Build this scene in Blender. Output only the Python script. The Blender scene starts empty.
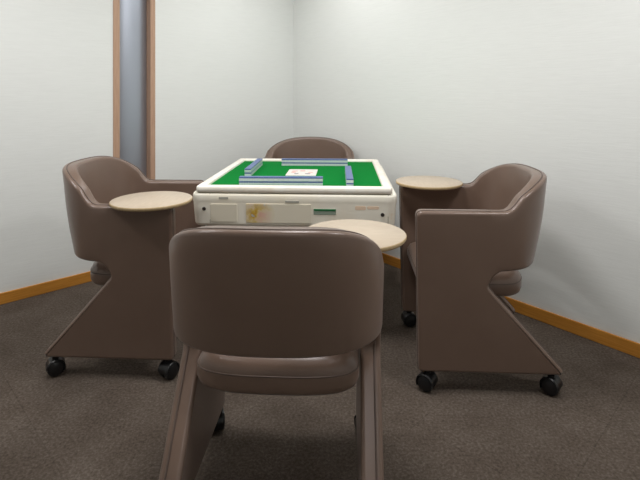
import bpy, bmesh, math, random
from mathutils import Vector, Matrix

random.seed(7)
PI = math.pi
sc = bpy.context.scene
COL = sc.collection


# ------------------------------------------------------------------ materials
def lin(r, g, b):
    def f(c):
        c /= 255.0
        return c / 12.92 if c <= 0.04045 else ((c + 0.055) / 1.055) ** 2.4
    return (f(r), f(g), f(b), 1.0)


def material(name, rgb, rough=0.5, metallic=0.0, spec=0.5, coat=0.0):
    m = bpy.data.materials.new(name)
    m.use_nodes = True
    p = m.node_tree.nodes['Principled BSDF']
    p.inputs['Base Color'].default_value = lin(*rgb)
    p.inputs['Roughness'].default_value = rough
    p.inputs['Metallic'].default_value = metallic
    p.inputs['Specular IOR Level'].default_value = spec
    p.inputs['Coat Weight'].default_value = coat
    return m


def node(m, kind, **kw):
    n = m.node_tree.nodes.new(kind)
    for k, v in kw.items():
        setattr(n, k, v)
    return n


def link(m, a, b):
    m.node_tree.links.new(a, b)


def coords(m, scale=(1, 1, 1), rot=(0, 0, 0)):
    tc = node(m, 'ShaderNodeTexCoord')
    mp = node(m, 'ShaderNodeMapping')
    mp.inputs['Scale'].default_value = scale
    mp.inputs['Rotation'].default_value = rot
    link(m, tc.outputs['Object'], mp.inputs['Vector'])
    return mp.outputs['Vector']


def noise(m, vec, scale, detail=4, rough=0.55):
    n = node(m, 'ShaderNodeTexNoise')
    n.inputs['Scale'].default_value = scale
    n.inputs['Detail'].default_value = detail
    n.inputs['Roughness'].default_value = rough
    link(m, vec, n.inputs['Vector'])
    return n.outputs['Fac']


def ramp(m, fac, stops):
    r = node(m, 'ShaderNodeValToRGB')
    e = r.color_ramp.elements
    while len(e) < len(stops):
        e.new(0.5)
    for el, (p, c) in zip(e, stops):
        el.position = p
        el.color = lin(*c)
    link(m, fac, r.inputs['Fac'])
    return r.outputs['Color']


def mixc(m, fac, a, b, blend='MIX'):
    x = node(m, 'ShaderNodeMix', data_type='RGBA', blend_type=blend)
    if hasattr(fac, 'links'):
        link(m, fac, x.inputs['Factor'])
    else:
        x.inputs['Factor'].default_value = fac
    for s, v in ((x.inputs[6], a), (x.inputs[7], b)):
        if hasattr(v, 'links'):
            link(m, v, s)
        else:
            s.default_value = v
    return x.outputs[2]


def bump(m, height, strength, dist):
    b = node(m, 'ShaderNodeBump')
    b.inputs['Strength'].default_value = strength
    b.inputs['Distance'].default_value = dist
    link(m, height, b.inputs['Height'])
    link(m, b.outputs['Normal'], m.node_tree.nodes['Principled BSDF'].inputs['Normal'])


def base(m, col):
    link(m, col, m.node_tree.nodes['Principled BSDF'].inputs['Base Color'])


# wallpaper: off white with a fine woven, mostly horizontal relief
M_wall = material('wallpaper', (222, 226, 222), 0.85, spec=0.2)
v = coords(M_wall, (3.0, 3.0, 40.0))
h = noise(M_wall, v, 3.0, 5, 0.6)
base(M_wall, ramp(M_wall, h, [(0.3, (235, 237, 235)), (0.7, (239, 241, 239))]))
bump(M_wall, h, 0.16, 0.004)

M_ceiling = material('ceiling_paint', (235, 235, 230), 0.9, spec=0.1)

# carpet tiles
M_carpet = material('carpet', (92, 84, 78), 1.0, spec=0.05)
v = coords(M_carpet)
n1 = noise(M_carpet, v, 95, 5, 0.75)
n2 = noise(M_carpet, v, 5.5, 5, 0.6)
c1 = ramp(M_carpet, n1, [(0.3, (77, 68, 61)), (0.5, (101, 91, 83)), (0.72, (129, 119, 110))])
c2 = ramp(M_carpet, n2, [(0.35, (228, 225, 223)), (0.65, (255, 255, 255))])
cm = mixc(M_carpet, 1.0, c1, c2, 'MULTIPLY')
v2 = coords(M_carpet, (1, 1, 1), (0, 0, math.radians(45)))
br = node(M_carpet, 'ShaderNodeTexBrick', offset=0.0)
br.inputs['Scale'].default_value = 1.0
br.inputs['Brick Width'].default_value = 0.5
br.inputs['Row Height'].default_value = 0.5
br.inputs['Mortar Size'].default_value = 0.002
br.inputs['Color1'].default_value = (1, 1, 1, 1)
br.inputs['Color2'].default_value = (0.93, 0.93, 0.93, 1)
br.inputs['Mortar'].default_value = (0.82, 0.82, 0.82, 1)
link(M_carpet, v2, br.inputs['Vector'])
base(M_carpet, mixc(M_carpet, 1.0, cm, br.outputs['Color'], 'MULTIPLY'))
bump(M_carpet, n1, 0.8, 0.006)


def wood(name, dark, light, scale, rough=0.45):
    m = material(name, light, rough, spec=0.4)
    vv = coords(m, scale)
    n = noise(m, vv, 6, 6, 0.6)
    base(m, ramp(m, n, [(0.3, dark), (0.7, light)]))
    return m


M_base = wood('baseboard_wood', (192, 126, 48), (214, 150, 66), (1.5, 1.5, 30))
M_jamb = wood('jamb_wood', (178, 142, 118), (198, 164, 140), (30, 30, 1.2))
M_tray = wood('tray_wood', (186, 170, 150), (198, 183, 164), (3, 22, 3), 0.4)
M_trayedge = wood('tray_edge_wood', (178, 154, 116), (194, 170, 132), (3, 22, 3), 0.5)


def leather(name, dark, light, rough):
    m = material(name, light, rough, spec=0.9)
    vv = coords(m)
    n = noise(m, vv, 4, 3)
    base(m, ramp(m, n, [(0.3, dark), (0.7, light)]))
    p = m.node_tree.nodes['Principled BSDF']
    p.inputs['Sheen Weight'].default_value = 0.12
    p.inputs['Sheen Roughness'].default_value = 0.4
    p.inputs['Specular Tint'].default_value = (0.55, 0.54, 0.56, 1)
    p.inputs['Sheen Tint'].default_value = (1.0, 0.93, 0.92, 1)
    vo = node(m, 'ShaderNodeTexVoronoi')
    vo.inputs['Scale'].default_value = 420
    link(m, vv, vo.inputs['Vector'])
    bump(m, vo.outputs['Distance'], 0.12, 0.001)
    return m


M_leather = leather('brown_leatherette', (112, 92, 80), (118, 98, 86), 0.29)
M_piping = leather('brown_piping', (88, 72, 63), (94, 78, 69), 0.45)
M_black = material('black_plastic', (22, 22, 24), 0.28, spec=0.5)
M_tyre = material('black_tread', (30, 30, 32), 0.6)
M_steel = material('bracket_steel', (70, 66, 64), 0.35, 0.9)
M_pane = material('grey_metal_panel', (172, 178, 190), 0.42, 0.75)

# marbled cream plastic of the table
M_cream = material('cream_marbled_plastic', (228, 222, 204), 0.32, spec=0.5)
v = coords(M_cream)
n = noise(M_cream, v, 5, 6, 0.65)
n2 = noise(M_cream, v, 2.2, 3, 0.5)
ca = ramp(M_cream, n, [(0.35, (252, 248, 236)), (0.62, (250, 245, 230)), (0.74, (240, 220, 192))])
cb = ramp(M_cream, n2, [(0.45, (255, 255, 255)), (0.7, (252, 246, 236))])
base(M_cream, mixc(M_cream, 1.0, ca, cb, 'MULTIPLY'))
M_rim = material('cream_rim_plastic', (240, 235, 222), 0.35)
v = coords(M_rim)
n = noise(M_rim, v, 7, 5, 0.6)
base(M_rim, ramp(M_rim, n, [(0.4, (252, 249, 240)), (0.72, (244, 230, 212))]))
M_drawer = material('cream_panel_plastic', (236, 229, 210), 0.4)
# printed flowers on the door panel: yellow, pink and pale blue patches
M_floral = material('floral_print', (214, 205, 180), 0.4)
v = coords(M_floral, (1, 1, 1))
na = noise(M_floral, v, 26, 3, 0.5)
nb = noise(M_floral, v, 19, 3, 0.5)
tcf = node(M_floral, 'ShaderNodeTexCoord')
mpf = node(M_floral, 'ShaderNodeMapping')
mpf.inputs['Location'].default_value = (0.175, 0, -0.638)
mpf.inputs['Scale'].default_value = (1, 0, 1)
link(M_floral, tcf.outputs['Object'], mpf.inputs['Vector'])
ln = node(M_floral, 'ShaderNodeVectorMath', operation='LENGTH')
link(M_floral, mpf.outputs['Vector'], ln.inputs[0])
fall = node(M_floral, 'ShaderNodeMapRange')
fall.inputs['From Min'].default_value = 0.02
fall.inputs['From Max'].default_value = 0.09
fall.inputs['To Min'].default_value = 1.0
fall.inputs['To Max'].default_value = 0.0
link(M_floral, ln.outputs['Value'], fall.inputs['Value'])
flw = ramp(M_floral, na, [(0.36, (224, 180, 160)), (0.46, (224, 200, 160)), (0.54, (214, 180, 70)),
                          (0.62, (196, 150, 60)), (0.7, (190, 200, 205))])
base(M_floral, mixc(M_floral, fall.outputs['Result'], lin(234, 227, 208), flw))
M_blot = material('pink_print', (240, 214, 188), 0.4)
M_felt = material('green_felt', (0, 146, 58), 0.95, spec=0.1)
v = coords(M_felt)
n = noise(M_felt, v, 160, 3)
base(M_felt, ramp(M_felt, n, [(0.3, (3, 116, 44)), (0.7, (5, 127, 52))]))
M_white = material('white_plate', (240, 232, 226), 0.35)
M_mark = material('grey_mark', (176, 168, 172), 0.5)
M_pink = material('pink_mark', (232, 190, 184), 0.5)
M_gap = material('seam_shadow_tone', (120, 112, 84), 0.7)  # shade tone painted into the rim gap; also colours the corner seams
M_lcd = material('grey_display', (150, 165, 150), 0.2)
M_green = material('green_display_strip', (30, 112, 66), 0.3)
M_slot = material('grey_slot', (170, 168, 158), 0.4)
M_screw = material('dark_screw', (44, 36, 30), 0.45)
M_tile = material('white_tile', (214, 222, 224), 0.25)
M_tileback = material('blue_tile_back', (84, 106, 162), 0.28)
M_post = material('pedestal_steel', (120, 118, 112), 0.4, 0.6)


# ------------------------------------------------------------------ helpers
def obj(name, bm, mats, parent=None, smooth=True, bevel=None, segs=3, angle=35):
    me = bpy.data.meshes.new(name)
    bmesh.ops.recalc_face_normals(bm, faces=bm.faces)
    bm.to_mesh(me)
    bm.free()
    if not isinstance(mats, (list, tuple)):
        mats = [mats]
    for m in mats:
        me.materials.append(m)
    o = bpy.data.objects.new(name, me)
    COL.objects.link(o)
    if parent:
        o.parent = parent
    if smooth:
        for p in me.polygons:
            p.use_smooth = True
    if bevel:
        b = o.modifiers.new('bevel', 'BEVEL')
        b.width = bevel
        b.segments = segs
        b.limit_method = 'ANGLE'
        b.angle_limit = math.radians(angle)
        b.harden_normals = False
        if name in ('backrest', 'side_panel'):
            b.use_clamp_overlap = False
        if name == 'backrest':
            return o
        wn = o.modifiers.new('weighted', 'WEIGHTED_NORMAL')
        wn.keep_sharp = True
    return o


def thing(name, label, cat, loc, rz=0, group=None):
    o = bpy.data.objects.new(name, None)
    o.empty_display_size = 0.1
    COL.objects.link(o)
    o.location = loc
    o.rotation_euler = (0, 0, rz)
    o['label'] = label
    o['category'] = cat
    if group:
        o['group'] = group
    return o


def structure(name, bm, mats, parent=None, **kw):
    o = obj(name, bm, mats, parent, **kw)
    if parent is None:
        o['kind'] = 'structure'
    return o


def box(bm, x0, x1, y0, y1, z0, z1, mi=0):
    vs = [bm.verts.new((x, y, z)) for z in (z0, z1) for y in (y0, y1) for x in (x0, x1)]
    for q in ((0, 2, 3, 1), (4, 5, 7, 6), (0, 1, 5, 4), (2, 6, 7, 3), (0, 4, 6, 2), (1, 3, 7, 5)):
        f = bm.faces.new([vs[i] for i in q])
        f.material_index = mi
    return vs


def prism(bm, pts, z0, z1, mi=0):
    a = [bm.verts.new((x, y, z0)) for x, y in pts]
    b = [bm.verts.new((x, y, z1)) for x, y in pts]
    n = len(pts)
    bm.faces.new(a[::-1]).material_index = mi
    bm.faces.new(b).material_index = mi
    for i in range(n):
        bm.faces.new((a[i], a[(i + 1) % n], b[(i + 1) % n], b[i])).material_index = mi


def loft(bm, rings, cap=True, closed=True):
    R = [[bm.verts.new(p) for p in r] for r in rings]
    n = len(R[0])
    for i in range(len(R) - 1):
        for j in range(n if closed else n - 1):
            k = (j + 1) % n
            bm.faces.new((R[i][j], R[i][k], R[i + 1][k], R[i + 1][j]))
    if cap:
        bm.faces.new(R[0][::-1])
        bm.faces.new(R[-1])
    return R


def lathe(bm, prof, n=32, axis='z', c=(0, 0, 0)):
    rings = []
    for r, t in prof:
        ring = []
        for k in range(n):
            a = 2 * PI * k / n
            if axis == 'z':
                ring.append((c[0] + r * math.cos(a), c[1] + r * math.sin(a), c[2] + t))
            elif axis == 'x':
                ring.append((c[0] + t, c[1] + r * math.cos(a), c[2] + r * math.sin(a)))
            else:
                ring.append((c[0] + r * math.cos(a), c[1] + t, c[2] + r * math.sin(a)))
        rings.append(ring)
    loft(bm, rings)


def tube(bm, pts, r, n=8):
    pts = [Vector(p) for p in pts]
    rings = []
    up = Vector((0.3, 0.1, 1)).normalized()
    for i, p in enumerate(pts):
        d = (pts[min(i + 1, len(pts) - 1)] - pts[max(i - 1, 0)]).normalized()
        s = d.cross(up)
        if s.length < 0.05:
            s = d.cross(Vector((1, 0, 0)))
        s.normalize()
        t = s.cross(d).normalized()
        rings.append([tuple(p + s * (r * math.cos(2 * PI * k / n)) + t * (r * math.sin(2 * PI * k / n)))
                      for k in range(n)])
    loft(bm, rings)


def rounded(pts, radii, seg=6):
    """round the corners of a polygon; radii 0 keeps the corner"""
    out = []
    n = len(pts)
    for i in range(n):
        p = Vector(pts[i])
        r = radii[i]
        if r <= 0:
            out.append(tuple(p))
            continue
        a = Vector(pts[i - 1]) - p
        b = Vector(pts[(i + 1) % n]) - p
        ang = a.angle(b)
        d = min(r / math.tan(ang / 2), 0.49 * a.length, 0.49 * b.length)
        pa = p + a.normalized() * d
        pb = p + b.normalized() * d
        for k in range(seg + 1):
            t = k / seg
            q = pa * (1 - t) ** 2 + p * 2 * t * (1 - t) + pb * t ** 2
            out.append(tuple(q))
    return out


def rrect(hx, hy, r, seg=8):
    return rounded([(-hx, -hy), (hx, -hy), (hx, hy), (-hx, hy)], [r] * 4, seg)


# ------------------------------------------------------------------ room
C = Vector((-0.239, 4.32))                       # far corner
DL = (Vector((-1.846, 2.769)) - C).normalized()       # along the left wall, away from the corner
DR = (Vector((1.475, 2.212)) - C).normalized()
NL = Vector((-DL.y, DL.x))
if NL.dot(Vector((0, 0)) - C) < 0:
    NL = -NL                                     # towards the room
NR = Vector((-DR.y, DR.x))
if NR.dot(Vector((0, 0)) - C) < 0:
    NR = -NR
LEN_L, LEN_R, H = 5.0, 4.8, 2.45
PL = C + DL * LEN_L
PR = C + DR * LEN_R
PB = PL + DR * LEN_R                             # fourth corner behind the camera


def wall_box(bm, o, d, n, t0, t1, z0, z1, d0, d1):
    """box along o + d*t, depth d0..d1 along n"""
    p = [o + d * t0 + n * d0, o + d * t1 + n * d0, o + d * t1 + n * d1, o + d * t0 + n * d1]
    prism(bm, [tuple(q) for q in p], z0, z1)


bm = bmesh.new()
prism(bm, [tuple(q) for q in (C + (C - PB).normalized() * 0.3, PR + (PR - PL).normalized() * 0.3,
                              PB + (PB - C).normalized() * 0.3, PL + (PL - PR).normalized() * 0.3)], -0.08, 0)
structure('floor', bm, M_carpet, smooth=False)
bm = bmesh.new()
prism(bm, [tuple(q) for q in (C + (C - PB).normalized() * 0.3, PR + (PR - PL).normalized() * 0.3,
                              PB + (PB - C).normalized() * 0.3, PL + (PL - PR).normalized() * 0.3)], H, H + 0.08)
structure('ceiling', bm, M_ceiling, smooth=False)

T0, T1 = 1.300, 1.594                            # slit in the left wall
bm = bmesh.new()
wall_box(bm, C, DL, NL, -0.12, T0, 0, H, -0.12, 0)
wall_box(bm, C, DL, NL, T1, LEN_L + 0.1, 0, H, -0.12, 0)
wall_box(bm, C, DL, NL, T0, T1, 0, H, -0.14, -0.11)
structure('wall_left', bm, M_wall, smooth=False)
bm = bmesh.new()
wall_box(bm, C, DR, NR, 0, LEN_R + 0.1, 0, H, -0.12, 0)
structure('wall_right', bm, M_wall, smooth=False)
bm = bmesh.new()
wall_box(bm, PL, DR, DL, 0, LEN_R, 0, H, 0, 0.12)
structure('wall_rear', bm, M_wall, smooth=False)
bm = bmesh.new()
wall_box(bm, PR, DL, DR, 0, LEN_L, 0, H, 0, 0.12)
structure('wall_near', bm, M_wall, smooth=False)


def baseboard(name, spans, d, n):
    bm = bmesh.new()
    for t0, t1 in spans:
        wall_box(bm, C, d, n, t0, t1, 0, 0.066, 0, 0.010)
    structure(name, bm, M_base, smooth=False, bevel=0.003, segs=2)


baseboard('baseboard_left', [(0.012, T0 - 0.002), (T1 + 0.002, LEN_L)], DL, NL)
baseboard('baseboard_right', [(0.0, LEN_R)], DR, NR)

# narrow framed slit: two timber jambs and a bowed grey metal panel between them
bm = bmesh.new()
wall_box(bm, C, DL, NL, T0, T0 + 0.036, 0, H, -0.10, 0.006)
win = structure('window_1', bm, M_jamb, smooth=False, bevel=0.003, segs=2)
bm = bmesh.new()
wall_box(bm, C, DL, NL, T1 - 0.044, T1, 0, H, -0.10, 0.006)
structure('jamb', bm, M_jamb, win, smooth=False, bevel=0.003, segs=2)
bm = bmesh.new()
a0, a1 = T0 + 0.036, T1 - 0.044
N = 20
R0, R1 = [], []
for k in range(N + 1):
    u = k / N
    q = C + DL * (a0 + (a1 - a0) * u) + NL * (-0.058 + 0.022 * (1 - (2 * u - 1) ** 2))
    R0.append((q.x, q.y, 0))
    R1.append((q.x, q.y, H))
for k in range(N, -1, -1):
    u = k / N
    q = C + DL * (a0 + (a1 - a0) * u) + NL * (-0.085)
    R0.append((q.x, q.y, 0))
    R1.append((q.x, q.y, H))
loft(bm, [R0, R1])
structure('pane', bm, M_pane, win, smooth=True, bevel=0.002, segs=1, angle=60)


# ------------------------------------------------------------------ chair
TH = 0.062                                        # upholstery thickness
ZB, ZARM, ZTOP, YFRONT = 0.50, 0.741, 0.866, (0.297, 0.297)


def hx(z):
    return BASEW + (0.025 + FLARE) * (z - 0.075)


def smoothstep(t):
    t = max(0.0, min(1.0, t))
    return t * t * (3 - 2 * t)


ZDIP = 0.040
FLARE, DOME, BASEW, REAR = 0.0, 2.8, 0.299, 0.304


def bottom_z(th):
    d = -plan(th, ZB).y
    return ZB - ZDIP * max(0.0, 1 - d / 0.055) ** 2.2


def rim_z(th):
    t = min(th, PI - th) / (PI / 2)
    t = max(0.0, (t - 0.055) / 0.945)
    return ZARM + (ZTOP - ZARM) * (1 - (1 - t) ** DOME) * smoothstep(t / 0.2)


def plan(th, z):
    """outer plan curve of the backrest; th = 0 right side .. pi left side"""
    a = hx(z)
    b = 0.238 + 0.061 * (z - ZB) / 0.35
    b += 0.010 * math.sin(PI * max(0, min(1, (z - ZB) / 0.35)))
    c, s = math.cos(th), max(0.0, math.sin(th))
    e = 2 / 2.6
    return Vector((math.copysign(abs(c) ** e, c) * a, -b * s ** e))


def plan_in(th, z, off):
    e = 1e-3
    t0, t1 = max(0, th - e), min(PI, th + e)
    if th < 2e-3:
        return plan(th, z) - Vector((off, 0))
    if th > PI - 2e-3:
        return plan(th, z) + Vector((off, 0))
    d = (plan(t1, z) - plan(t0, z)).normalized()
    n = Vector((-d.y, d.x))                       # inwards (curve runs right -> rear -> left)
    if n.dot(plan(th, z) - Vector((0, 0.1))) > 0:
        n = -n
    return plan(th, z) + n * off


NTH = 56
THS = []
for k in range(NTH + 1):
    u = k / NTH
    # denser towards the two ends, where the curve leaves the straight arms
    THS.append(PI * (u - 0.10 * math.sin(2 * PI * u) / 1.0 * 0.9))


def panel_outline(s):
    YARM = YFRONT[0 if s > 0 else 1]
    pts = [(min(0.287, YARM), 0.084), (-REAR, 0.084), (0.012, 0.437), (-0.0, ZB - ZDIP), (0.0, ZARM), (YARM, ZARM)]
    rr = [0.018, 0.018, 0.06, 0.0, 0.0, 0.026]
    return rounded(pts, rr, 6)


def make_panel_mesh(s):
    bm = bmesh.new()
    pts = panel_outline(s)
    o = [bm.verts.new((s * hx(z), y, z)) for y, z in pts]
    i = [bm.verts.new((s * (hx(z) - TH), y, z)) for y, z in pts]
    n = len(pts)
    bm.faces.new(o)
    bm.faces.new(i[::-1])
    for k in range(n):
        k2 = (k + 1) % n
        if abs(pts[k][0]) < 1e-6 and abs(pts[k2][0]) < 1e-6:
            continue                              # joins the backrest here
        bm.faces.new((o[k], o[k2], i[k2], i[k]))
    return bm


def panel_piping(s):
    pts = panel_outline(s)
    n = len(pts)
    st = [k for k in range(n) if abs(pts[k][0]) < 1e-6 and pts[k][1] > 0.6][0]
    run = [pts[(st + k) % n] for k in range(n)]   # from the seam over the arm, front, bottom, diagonal
    run = run[:-1]
    bm = bmesh.new()
    fine = []
    for a, b in zip(run, run[1:]):
        m = max(1, int((Vector(b) - Vector(a)).length / 0.04))
        for k in range(m):
            fine.append(Vector(a).lerp(Vector(b), k / m))
    fine.append(Vector(run[-1]))
    tube(bm, [(s * (hx(p.y) - 0.020), p.x, p.y) for p in fine], 0.0032, 6)
    return bm


def make_back_mesh():
    bm = bmesh.new()
    rows = 6
    cols = []
    for th in THS:
        zt = rim_z(th)
        ring = []
        z0 = bottom_z(th)
        for r in range(rows + 1):
            z = z0 + (zt - z0) * r / rows
            p = plan(th, z)
            ring.append(bm.verts.new((p.x, p.y, z)))
        for r in range(rows, -1, -1):
            z = z0 + (zt - z0) * r / rows
            p = plan_in(th, z, TH)
            ring.append(bm.verts.new((p.x, p.y, z)))
        cols.append(ring)
    n = len(cols[0])
    for a, b in zip(cols, cols[1:]):
        for k in range(n):
            k2 = (k + 1) % n
            bm.faces.new((a[k], a[k2], b[k2], b[k]))
    return bm


def back_piping():
    bm = bmesh.new()
    pts = []
    for th in THS:
        z = rim_z(th)
        p = plan_in(th, z, 0.020)
        pts.append((p.x, p.y, z))
    tube(bm, pts, 0.0032, 6)
    return bm


def seat_outline(grow=0.0):
    hw = 0.241 + grow
    pts = [(hw, 0.268 + grow), (-hw, 0.268 + grow)]
    pts = rounded([(-hw, 0.0), (hw, 0.0), (hw, 0.268 + grow), (-hw, 0.268 + grow)], [0, 0, 0.03, 0.03], 6)[2:]
    K = 24
    rear = []
    for k in range(K + 1):
        th = PI * k / K
        c, s = math.cos(th), math.sin(th)
        e = 2 / 3.0
        rear.append((-math.copysign(abs(c) ** e, c) * hw, -0.04 - (SEATR - 0.04 + grow) * s ** e))
    return pts + rear


def make_seat():
    bm = bmesh.new()
    ol = seat_outline()
    cx, cy = 0.0, 0.03
    rings = []
    for sc_, z in ((0.80, 0.366), (0.93, 0.367), (0.975, 0.376), (1.0, 0.392), (1.0, 0.414), (0.988, 0.428),
                   (0.95, 0.446), (0.86, 0.462), (0.5, 0.474), (0.15, 0.479)):
        rings.append([(cx + (x - cx) * sc_, cy + (y - cy) * sc_, z) for x, y in ol])
    loft(bm, rings)
    return bm


def seat_piping():
    bm = bmesh.new()
    ol = seat_outline()
    pts = [((x) * 0.992, 0.03 + (y - 0.03) * 0.992, 0.424) for x, y in ol]
    pts.append(pts[0])
    tube(bm, pts, 0.0024, 6)
    return bm


def make_hood():
    bm = bmesh.new()
    K = 16
    for sgn in (-1, 1):
        pass
    ro, ri = 0.0335, 0.0312
    rings = []
    for k in range(K + 1):
        a = math.radians(-28 + 208 * k / K)
        c, s = math.cos(a), math.sin(a)
        ring = []
        for x, r in ((-0.027, ri), (-0.027, ro - 0.004), (-0.022, ro), (0.022, ro), (0.027, ro - 0.004),
                     (0.027, ri), (0.0, ri)):
            ring.append((x, r * c, 0.031 + r * s))
        rings.append(ring)
    loft(bm, rings)
    # side cheeks covering the hubs
    for sgn in (-1, 1):
        lathe(bm, [(0.004, sgn * 0.0245), (0.020, sgn * 0.0250), (0.0245, sgn * 0.0275), (0.016, sgn * 0.0305),
                   (0.003, sgn * 0.0315)], 20, 'x', (0, 0, 0.031))
    lathe(bm, [(0.013, 0.060), (0.013, 0.067), (0.009, 0.069), (0.009, 0.082)], 16, 'z')
    return bm


def make_wheel(sgn):
    bm = bmesh.new()
    lathe(bm, [(0.006, sgn * 0.004), (0.024, sgn * 0.004), (0.0295, sgn * 0.007), (0.030, sgn * 0.013),
               (0.0295, sgn * 0.020), (0.024, sgn * 0.0235), (0.006, sgn * 0.0235)], 24, 'x', (0, 0, 0.030))
    return bm


TR = 0.171


def make_tray():
    bm = bmesh.new()
    lathe(bm, [(0.05, 0.0), (TR - 0.004, 0.0), (TR, 0.004), (TR, 0.0125), (TR - 0.002, 0.0145), (0.05, 0.0148)], 64, 'z')
    for f in bm.faces:
        c = f.calc_center_median()
        if c.xy.length > TR - 0.006 and c.z < 0.0138:
            f.material_index = 1
    return bm


GROUP = 'brown leatherette barrel chairs around the mahjong table'


def make_chair(label, loc, rz, tray=None, swivel=(0, 0, 0, 0), arm=0.741, top=0.866, front=(0.297, 0.297), seat_rear=0.19, low=0.50,
               flare=0.0, dome=2.8, basew=0.299, rear=0.304):
    global ZARM, ZTOP, YFRONT, SEATR, ZB, FLARE, DOME, BASEW, REAR
    BASEW, REAR = basew, rear
    ZARM, ZTOP, YFRONT, SEATR, ZB, FLARE, DOME = arm, top, front, seat_rear, low, flare, dome
    t = thing('barrel_chair', label, 'chair', loc, rz, GROUP)
    back = obj('backrest', make_back_mesh(), M_leather, t, bevel=0.013, segs=4)
    obj('piping', back_piping(), M_piping, back)
    for s in (1, -1):
        p = obj('side_panel', make_panel_mesh(s), M_leather, t, bevel=0.013, segs=4)
        obj('piping', panel_piping(s), M_piping, p)
    seat = obj('seat', make_seat(), M_leather, t)
    obj('piping', seat_piping(), M_piping, seat)
    for (sx, sy), a in zip(((1, 1), (-1, 1), (1, -1), (-1, -1)), swivel):
        h_ = obj('caster', make_hood(), M_black, t, bevel=0.0015, segs=2)
        h_.location = (sx * (BASEW - 0.027), 0.250 if sy > 0 else 0.054 - REAR, 0)
        h_.rotation_euler = (0, 0, math.radians(a))
        h_.scale = (1.13, 1.13, 1.13)
        for w in (1, -1):
            obj('wheel', make_wheel(w), M_tyre, h_, bevel=0.001, segs=1)
    if tray:
        tx, ty = tray
        tr = obj('side_tray', make_tray(), [M_tray, M_trayedge], t)
        tr.location = (tx, ty, 0.7430)
        tr['label'] = 'round pale wooden tray on the arm'
        bm = bmesh.new()
        gap = arm - tr.location.z - 0.0015
        lathe(bm, [(0.02, gap), (0.026, gap), (0.026, 0.0002), (0.02, 0.0002)], 24, 'z', (0.278 - tx, 0.0, 0.0))
        box(bm, -0.05, 0.272 - tx, -0.014, 0.014, -0.009, 0.0002)
        obj('bracket', bm, M_steel, tr, smooth=False)
    return t


ROT = math.radians(-2.9)
make_chair('brown barrel chair nearest the camera, its backrest and rear side towards us',
           (-0.122, 1.478, 0), ROT, (0.229, 0.122), (20, 200, 30, 160), 0.724, 0.878, (0.270, 0.270), 0.135, 0.530)
make_chair('brown barrel chair left of the mahjong table, beside the grey slit window',
           (-0.884, 2.343, 0), ROT - PI / 2, (0.240, 0.163), (60, 20, 35, 10), top=0.893, front=(0.275, 0.240), seat_rear=0.165)
make_chair('brown barrel chair right of the mahjong table, casting a shadow on the right wall',
           (0.704, 2.237, 0), ROT + PI / 2, (0.275, 0.147), (10, -35, 15, -40), top=0.872)
make_chair('brown barrel chair behind the mahjong table, only its curved back top showing',
           (-0.083, 3.510, 0), ROT + PI, None, (10, 30, 50, 80), front=(0.222, 0.222), top=0.872, flare=0.066,
           dome=1.75, basew=0.283, rear=0.270)

# ------------------------------------------------------------------ mahjong table
TZ = 0.004
TC = Vector((-0.103, 2.765))
HY, HRY = 0.019, 0.021
tab = thing('mahjong_table', 'cream automatic mahjong table with green felt top amid four brown chairs',
            'table', (TC.x, TC.y, TZ), ROT)
HB = 0.475

bm = bmesh.new()
rings = []
for hw, z in ((0.430, 0.575), (0.456, 0.577), (0.464, 0.590), (0.4715, 0.690), (0.4735, 0.697), (HB, 0.712),
              (0.4738, 0.727), (0.469, 0.7350), (0.455, 0.7378), (0.40, 0.738)):
    rings.append([(x, y, z) for x, y in rrect(hw + 0.020, hw + HY, 0.055 + (hw - HB) * 0.5, 8)])
loft(bm, rings)
body = obj('body', bm, M_cream, tab, bevel=0.002, segs=1, angle=25)
# raised rim round the felt
bm = bmesh.new()
HR, HI = 0.470, 0.427
prof = [(HR - 0.004, 0.740), (HR, 0.744), (HR, 0.763), (HR - 0.004, 0.769), (HR - 0.012, 0.7715), (HI + 0.010, 0.7715),
        (HI + 0.003, 0.769), (HI, 0.765), (HI, 0.740)]
rings = []
for hw, z in prof:
    r = max(0.004, 0.022 + (hw - HR))
    rings.append([(x, y, z) for x, y in rrect(hw, hw + HRY, r, 6)])
R = loft(bm, rings, cap=False)
n = len(R[0])
for k in range(n):
    bm.faces.new((R[-1][k], R[-1][(k + 1) % n], R[0][(k + 1) % n], R[0][k]))
obj('rim', bm, M_rim, tab)
bm = bmesh.new()
prism(bm, rrect(HR - 0.006, HR + HRY - 0.006, 0.02), 0.7365, 0.7405)
obj('shadow_line', bm, M_gap, tab, smooth=False)  # strip coloured as the shadow line between rim and body
bm = bmesh.new()
FZ = 0.757
prism(bm, rrect(HI + 0.001, HI + HRY + 0.001, 0.006), 0.741, FZ)
obj('felt_top', bm, M_felt, tab, smooth=False)
# centre control plate
bm = bmesh.new()
prism(bm, rrect(0.085, 0.105, 0.006, 4), FZ - 0.002, FZ + 0.003)
cp = obj('centre_plate', bm, M_white, tab, smooth=False, bevel=0.001, segs=1)
for x, y, m, r in ((-0.028, -0.052, M_mark, 0.013), (0.036, -0.052, M_mark, 0.016), (-0.045, 0.03, M_pink, 0.018),
                   (0.0, 0.045, M_pink, 0.016), (0.05, -0.015, M_pink, 0.014), (-0.05, -0.01, M_pink, 0.014)):
    bm = bmesh.new()
    lathe(bm, [(r, FZ + 0.002), (r, FZ + 0.0042), (r * 0.8, FZ + 0.005)], 20, 'z', (x, y, 0))
    obj('button', bm, m, cp, smooth=False)


# front face fittings (local -y side)
def face_y(z):
    z0, h0, z1, h1 = 0.590, 0.464 + HY, 0.690, 0.4715 + HY
    return -(h0 + (h1 - h0) * (z - z0) / (z1 - z0))


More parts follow.
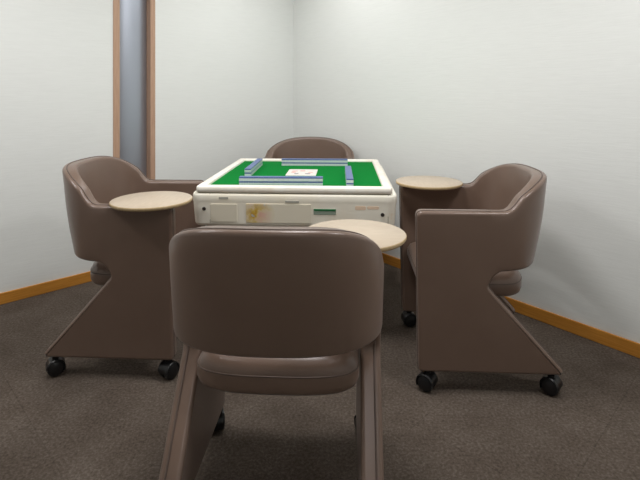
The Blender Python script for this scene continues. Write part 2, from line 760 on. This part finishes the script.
def face_plate(name, x0, x1, z0, z1, m, parent, d=0.003, r=0.004, lean=True, back=0.004):
    bm = bmesh.new()
    pts = rounded([(x0, z0), (x1, z0), (x1, z1), (x0, z1)], [r] * 4, 4)
    a = [bm.verts.new((x, face_y(z) - d, z)) for x, z in pts]
    b = [bm.verts.new((x, face_y(z) + back, z)) for x, z in pts]
    n = len(pts)
    bm.faces.new(a)
    bm.faces.new(b[::-1])
    for k in range(n):
        bm.faces.new((a[k], b[k], b[(k + 1) % n], a[(k + 1) % n]))
    return obj(name, bm, m, parent, smooth=False, bevel=0.001, segs=2)


S = 2.262 / 480


def fx(px):
    return (px - 320) * S + 0.128 + 0.0


face_plate('drawer', fx(209), fx(236), 0.600, 0.686, M_drawer, tab)
face_plate('door_panel', fx(245), fx(311), 0.597, 0.689, M_floral, tab)
disp = face_plate('score_display', fx(313.5), fx(336), 0.640, 0.668, M_lcd, tab, 0.002, 0.002)
face_plate('display_strip', fx(313.8), fx(335.7), 0.6585, 0.6675, M_green, disp, 0.0034, 0.001)
face_plate('print_patch', fx(355), fx(366), 0.664, 0.684, M_blot, tab, 0.0006, 0.008)
face_plate('print_patch', fx(367), fx(379), 0.668, 0.683, M_blot, tab, 0.0006, 0.007)
for px, z in ((202, 0.662), (382.5, 0.643)):
    bm = bmesh.new()
    lathe(bm, [(0.009, 0.003), (0.009, -0.002), (0.006, -0.004), (0.0015, -0.0025)], 20, 'y', (fx(px), face_y(z), z))
    obj('screw', bm, M_screw, tab, smooth=False)
for a, b in ((217.5, 227), (285, 299)):
    bm = bmesh.new()
    zc = 0.7155 if a < 250 else 0.7015
    box(bm, fx(a), fx(b), -HB - HY - 0.0012, -HB - HY + 0.01, zc - 0.0055, zc + 0.0055)
    obj('name_slot', bm, M_slot, tab, smooth=False, bevel=0.001, segs=1)
for px in (208.0, 388.0):
    bm = bmesh.new()
    box(bm, fx(px) - 0.001, fx(px) + 0.001, -0.4740 - HY, -0.440, 0.592, 0.735)
    v_ = [v for v in bm.verts if v.co.y < -0.46]
    for v in v_:
        v.co.y = (face_y(0.592) if v.co.z < 0.6 else -0.4700 - HY) - 0.0006
    obj('corner_seam', bm, M_gap, tab, smooth=False)
# lower tray, column and cross foot carrying the table
bm = bmesh.new()
prism(bm, rrect(0.440, 0.440, 0.04), 0.560, 0.5775)
obj('skirt', bm, M_rim, tab, smooth=False, bevel=0.004, segs=2)
bm = bmesh.new()
prism(bm, rrect(0.11, 0.11, 0.02), 0.055 - TZ, 0.562)
obj('column', bm, M_post, tab, smooth=False, bevel=0.004, segs=2)
bm = bmesh.new()
prism(bm, rrect(0.27, 0.05, 0.02), 0.012 - TZ, 0.058 - TZ)
prism(bm, rrect(0.05, 0.27, 0.02), 0.0125 - TZ, 0.0575 - TZ)
obj('cross_foot', bm, M_post, tab, smooth=False, bevel=0.006, segs=2)
for x, y in ((0.24, 0), (-0.24, 0), (0, 0.24), (0, -0.24)):
    bm = bmesh.new()
    lathe(bm, [(0.022, 0.0), (0.022, 0.012), (0.012, 0.014)], 16, 'z', (x, y, -TZ))
    obj('foot_pad', bm, M_black, tab, smooth=False)

# ------------------------------------------------------------------ mahjong tiles: four walls, 17 stacks of two
TW, TL, TT = 0.0245, 0.0345, 0.0212


def make_tile():
    bm = bmesh.new()
    g = 0.0002
    box(bm, -TW / 2 + g, TW / 2 - g, -TL / 2, TL / 2, 0.0, TT * 0.66)
    root = obj('mahjong_tile', bm, M_tile, smooth=False, bevel=0.0012, segs=2)
    bm = bmesh.new()
    box(bm, -TW / 2 + g, TW / 2 - g, -TL / 2, TL / 2, TT * 0.66, TT - 0.0001)
    obj('tile_back', bm, M_tileback, root, smooth=False, bevel=0.0012, segs=2)
    return root


ORD = ['first', 'second', 'third', 'fourth', 'fifth', 'sixth', 'seventh', 'eighth', 'ninth', 'tenth', 'eleventh',
       'twelfth', 'thirteenth', 'fourteenth', 'fifteenth', 'sixteenth', 'seventeenth']
proto = make_tile()
used = False
RZ = Matrix.Rotation(ROT, 2)


def place_tile(p, z, rz, label, group):
    global used
    if not used:
        o = proto
        used = True
    else:
        o = proto.copy()
        COL.objects.link(o)
        for ch in proto.children:
            c = ch.copy()
            COL.objects.link(c)
            c.parent = o
    o.location = (p.x, p.y, z)
    o.rotation_euler = (0, 0, rz)
    o['label'] = label
    o['category'] = 'mahjong tile'
    o['group'] = group


def tile_row(start, end_dir_rz, where, group, endword):
    d = Vector((math.cos(end_dir_rz), math.sin(end_dir_rz)))
    for layer in (0, 1):
        for k in range(17):
            q = start + d * (TW * (k + 0.5))
            j = random.uniform(-0.0006, 0.0006)
            q = q + Vector((-d.y, d.x)) * j
            place_tile(q, FZ + TZ + 0.0002 + layer * TT, end_dir_rz,
                       'blue-backed mahjong tile, %s layer, %s from the %s end of the %s' %
                       (('lower', 'upper')[layer], ORD[k], endword, where), group)


# start = row end, row centre line
tile_row(Vector((-0.402, 2.397)), math.radians(-1.2), 'front tile row', 'front row of stacked mahjong tiles', 'left')
tile_row(Vector((-0.242, 3.045)), math.radians(-2.2), 'rear tile row', 'rear row of stacked mahjong tiles', 'left')
tile_row(Vector((0.1453, 2.332)), math.radians(90 - 2.0), 'right tile row', 'right row of stacked mahjong tiles', 'near')
tile_row(Vector((-0.398, 2.640)), math.radians(90 - 2.2), 'left tile row', 'left row of stacked mahjong tiles', 'near')

# ------------------------------------------------------------------ lights
def area(name, loc, size, power, col=(1, 0.985, 0.97)):
    l = bpy.data.lights.new(name, 'AREA')
    l.shape = 'SQUARE'
    l.size = size
    l.energy = power
    l.color = col
    o = bpy.data.objects.new(name, l)
    COL.objects.link(o)
    o.location = loc
    return o


area('ceiling_lamp_over_table', (0, 1.9, H - 0.02), 0.40, 18)
area('fill_light_left', (-1.3, 1.9, H - 0.02), 0.35, 11)  # unseen fill light, added to even out the left wall
area('fill_light_far_left', (-1.9, 1.2, H - 0.02), 0.35, 12)  # second added fill for the left wall, no known fixture
area('fill_light_right', (1.15, 1.2, H - 0.02), 0.35, 16)  # added fill out of view, lifts wall brightness from the right
area('fill_light_rear', (0, -0.5, H - 0.02), 0.5, 6)  # fill added behind the camera for faces turned towards it
area('fill_light_corner', (-0.2, 3.15, H - 0.02), 0.8, 9)  # added soft light that brightens the otherwise dark room corner

w = bpy.data.worlds.new('world')
sc.world = w
w.use_nodes = True
w.node_tree.nodes['Background'].inputs['Color'].default_value = (0.8, 0.85, 0.9, 1)
w.node_tree.nodes['Background'].inputs['Strength'].default_value = 0.0

# ------------------------------------------------------------------ camera
cam = bpy.data.cameras.new('camera')
cam.sensor_width = 36
cam.lens = 27.0
cam.shift_y = -147 / 640
cam.clip_start = 0.05
co = bpy.data.objects.new('camera', cam)
COL.objects.link(co)
co.location = (0, 0, 1.22)
co.rotation_euler = (PI / 2, 0, 0)
sc.camera = co

sc.view_settings.view_transform = 'Standard'
sc.view_settings.look = 'None'
sc.view_settings.gamma = 1
sc.view_settings.use_curve_mapping = False
sc.view_settings.exposure = 0.0
